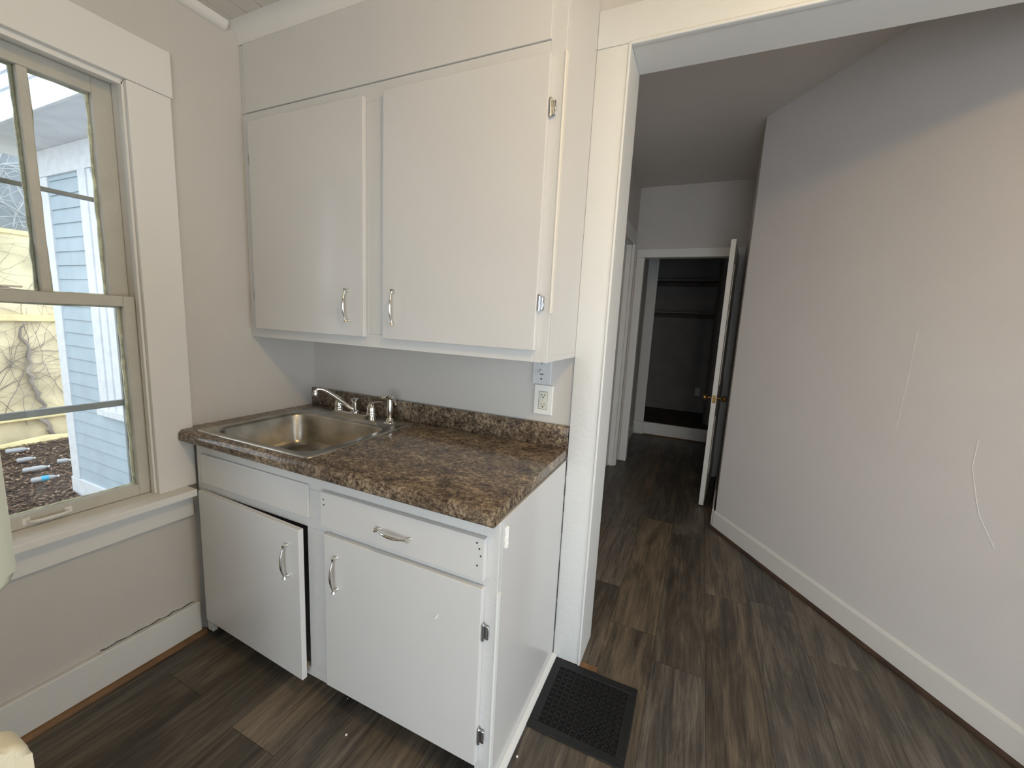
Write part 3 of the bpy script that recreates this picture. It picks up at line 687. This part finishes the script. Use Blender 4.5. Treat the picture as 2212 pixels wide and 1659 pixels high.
# ------------------------------------------------------------------ paint flecks on the floor
for (x, y, s, lab) in ((.898, -.66, .004, 'white paint fleck on the floor in front of the right base door'), (1.436, -.464, .0038, 'white paint fleck on the floor off the near left corner of the black register'), (.80, -.56, .002, 'tiny white paint fleck on the floor under the cabinet middle')):
    o = MB().lathe([(s, 0), (s*.8, s*.7), (.0003, s)], (x, y, .0004), n=7).build('paint_fleck', 'edge'); tag(o, lab, 'paint fleck', 'paint flecks on the floor')

# ================================================================== outside
GZ = -.6
bm = bmesh.new(); bmesh.ops.create_grid(bm, x_segments=60, y_segments=60, size=1)
for v in bm.verts:
    v.co = Vector((-9.5+(v.co.x+1)*4.6, -7+(v.co.y+1)*4.6, GZ)); v.co.z += random.uniform(-.012, .012)
g = MB(); g.add(bm); yd = g.build('ground', 'soil', None, True); tag(yd, 'bare brown soil yard outside the window', 'ground', kind='structure')
# leaf litter
bm = bmesh.new()
for i in range(9000):
    x = random.uniform(-6.5, -2.6); y = random.uniform(-1.2, 1.6) if x < -4 else random.uniform(-1.4, .3)
    s = random.uniform(.008, .030); a = random.uniform(0, 6.28); t1 = random.uniform(-.5, .5); z = GZ+random.uniform(.005, .03)
    vs = []
    for u, v in ((-1, 0), (0, .5), (1, 0), (0, -.5)):
        vs.append(bm.verts.new((x+s*(u*math.cos(a)-v*math.sin(a)), y+s*(u*math.sin(a)+v*math.cos(a)), z+s*t1*u+s*.3*abs(v))))
    f = bm.faces.new(vs); f.material_index = 1 if random.random() < .4 else 0
g = MB(); g.add(bm); lf = g.build('leaf_litter', 'leaf'); lf.data.materials.append(M['leaf2']); tag(lf, 'dead brown leaves covering the yard', 'leaves', kind='stuff')
# blue wing of the house
wg = thing('house_wing', (-3.0, .35, GZ), 'pale blue clapboard house wing with white trim outside the window', 'house')
WYW = .35
g = MB(); z = -.425; bpitch = .125
while z < 2.49:
    z1 = min(z+bpitch, 2.495)
    g.prism([(WYW-.014, z), (WYW+.02, z), (WYW+.02, z1), (WYW-.002, z1)], 'x', -3.80, -.152); z += bpitch
g.build('siding', 'siding', wg)
g = MB(); g.box(-3.955, -3.80, WYW-.024, WYW+.12, -.42, 2.49, .003); g.build('corner_board', 'ext_white', wg)
g = MB(); g.box(-3.97, -.152, WYW-.03, WYW+.12, -.62, -.425, .004); g.build('skirt_board', 'ext_white', wg)
g = MB(); g.box(-3.97, -.152, WYW-.028, WYW+.12, 2.492, 2.72, .004); g.build('frieze_board', 'ext_white', wg)
g = MB(); g.box(-4.35, -.155, -.05, WYW+.12, 2.72, 2.735); g.build('soffit', 'soffit', wg)
g = MB(); g.box(-4.37, -.155, -.075, -.05, 2.71, 2.86, .004); g.build('fascia', 'ext_white', wg)
g = MB(); z = 2.865
for k in range(9): g.prism([(-.02+k*.0, z), (.03, z), (.03, z+.12), (-.005, z+.12)], 'x', -4.3, -.155); z += .12
g.build('upper_siding', 'soffit', wg)
g = MB(); g.box(-3.19, -3.06, WYW-.034, WYW, .40, 2.49, .003); g.box(-1.9, -1.77, WYW-.034, WYW, .40, 2.49, .003); g.box(-3.23, -1.73, WYW-.05, WYW, .335, .40, .004); g.box(-3.06, -3.0, WYW-.022, WYW, .40, 2.49, .003)
wf = g.build('window_casing', 'ext_white', wg)
g = MB(); g.box(-3.0, -2.94, WYW-.03, WYW, .40, 2.45, .003); g.box(-2.94, -1.9, WYW-.018, WYW, .40, 2.45, .003); g.build('window_sash', 'ext_white', wf)
# yellow building
yb = thing('yellow_building', (-6.9, .5, GZ), 'yellow painted masonry building with grey upper wall behind the yard', 'building')
MB().box(-6.9, -6.6, -3.5, 3.5, GZ-.3, 2.25).build('lower_wall', 'yellow', yb, label='yellow painted masonry')
MB().box(-6.9, -6.62, -3.5, 3.5, 2.25, 3.9).build('upper_wall', 'greyblock', yb, label='pale grey blockwork')
g = MB(); g.box(-6.6, -6.54, -3.5, 3.5, 1.06, 1.15, .012); g.box(-6.6, -6.52, -3.5, 3.5, -.30, -.21, .012); g.box(-6.6, -6.57, -3.5, 3.5, 2.20, 2.26, .01)
g.build('ledge', 'yledge', yb)
g = MB()
P = [(-6.36+.04*math.sin(i*1.3), -3+i*.3, GZ+.02) for i in range(22)]; g.tube(P, [.05+.02*math.sin(i*2.1) for i in range(22)], 8)
g.build('base_ledge', 'yledge', yb, True)
# dead vines on the wall
def vine(y, z, length, ang, r, out, depth=0):
    pts = [(-6.585, y, z)]; rad = [r]; n = int(length/.07)
    for i in range(n):
        ang += random.uniform(-.28, .28); y += .07*math.cos(ang); z += .07*math.sin(ang)
        pts.append((-6.585+random.uniform(0, .02), y, z)); rad.append(max(.0013, r*(1-i/n*.7)))
        if depth < 2 and random.random() < .16: vine(y, z, length*.45, ang+random.choice((-1, 1))*random.uniform(.4, 1.1), r*.55, out, depth+1)
    if len(pts) > 2: out.tube(pts, rad, 5)
g = MB()
for i in range(26): vine(random.uniform(-1.0, 1.7), GZ+.1+random.random()*.6, random.uniform(1.2, 3.2), random.uniform(1.1, 2.0), random.uniform(.003, .0065), g)
tag(g.build('dead_vines', 'vine'), 'leafless vines creeping over the yellow wall', 'vines', kind='stuff')
g = MB(); P = [(-6.56, 1.04, GZ)]; y = 1.04
for i in range(28): y += random.uniform(-.05, .048); P.append((-6.56+random.uniform(-.01, .01), y, GZ+.06*(i+1)))
g.tube(P, [.035*(1-.02*i)*random.uniform(.7, 1.2) for i in range(29)], 7)
tag(g.build('vine_trunk', 'vine', None, True), 'thick dead vine trunk climbing the yellow wall', 'vine')
g = MB()
for i in range(14): vine(random.uniform(-.2, 1.4), 2.3, random.uniform(.8, 1.8), random.uniform(.7, 2.4), random.uniform(.006, .010), g)
tag(g.build('pale_vines', 'palevine'), 'pale bare stems against the grey upper wall', 'vines', kind='stuff')
# plastic bottles
def bottle(x, y, ang, L, r, lab, band=False):
    t = thing('plastic_bottle', (x, y, GZ), lab, 'bottle', 'litter bottles in the yard')
    ax = Vector((math.cos(ang), math.sin(ang), .04)); c = Vector((x, y, GZ+r+.018))-ax*L*.5
    g = MB(); g.lathe([(r*.8, 0), (r, L*.05), (r*.93, L*.3), (r, L*.34), (r, L*.66), (r*.8, L*.78), (r*.4, L*.88), (r*.4, L*.93)], c, ax, 14); g.build('bottle_body', 'bottle', t, True)
    g = MB(); g.lathe([(r*.45, 0), (r*.45, L*.06)], c+ax*L*.93, ax, 12); g.build('cap', 'plate', t, True)
    if band: g = MB(); g.lathe([(r*1.03, 0), (r*1.03, L*.26)], c+ax*L*.37, ax, 16); g.build('bottle_wrapper', 'blue', t, True, 'light blue wrapper band')
bottle(-5.95, .50, 1.1, .20, .032, 'clear plastic bottle on the leaves farthest out by the yellow wall')
bottle(-5.43, .42, 1.3, .15, .030, 'crumpled clear bottle, second from the yellow wall')
bottle(-4.95, .36, 1.25, .21, .030, 'clear bottle lying behind the one with the blue band')
bottle(-4.50, .29, 1.25, .21, .030, 'clear plastic bottle with a light blue band', True)
bottle(-5.05, .62, 1.0, .11, .028, 'short clear bottle near the white corner board')
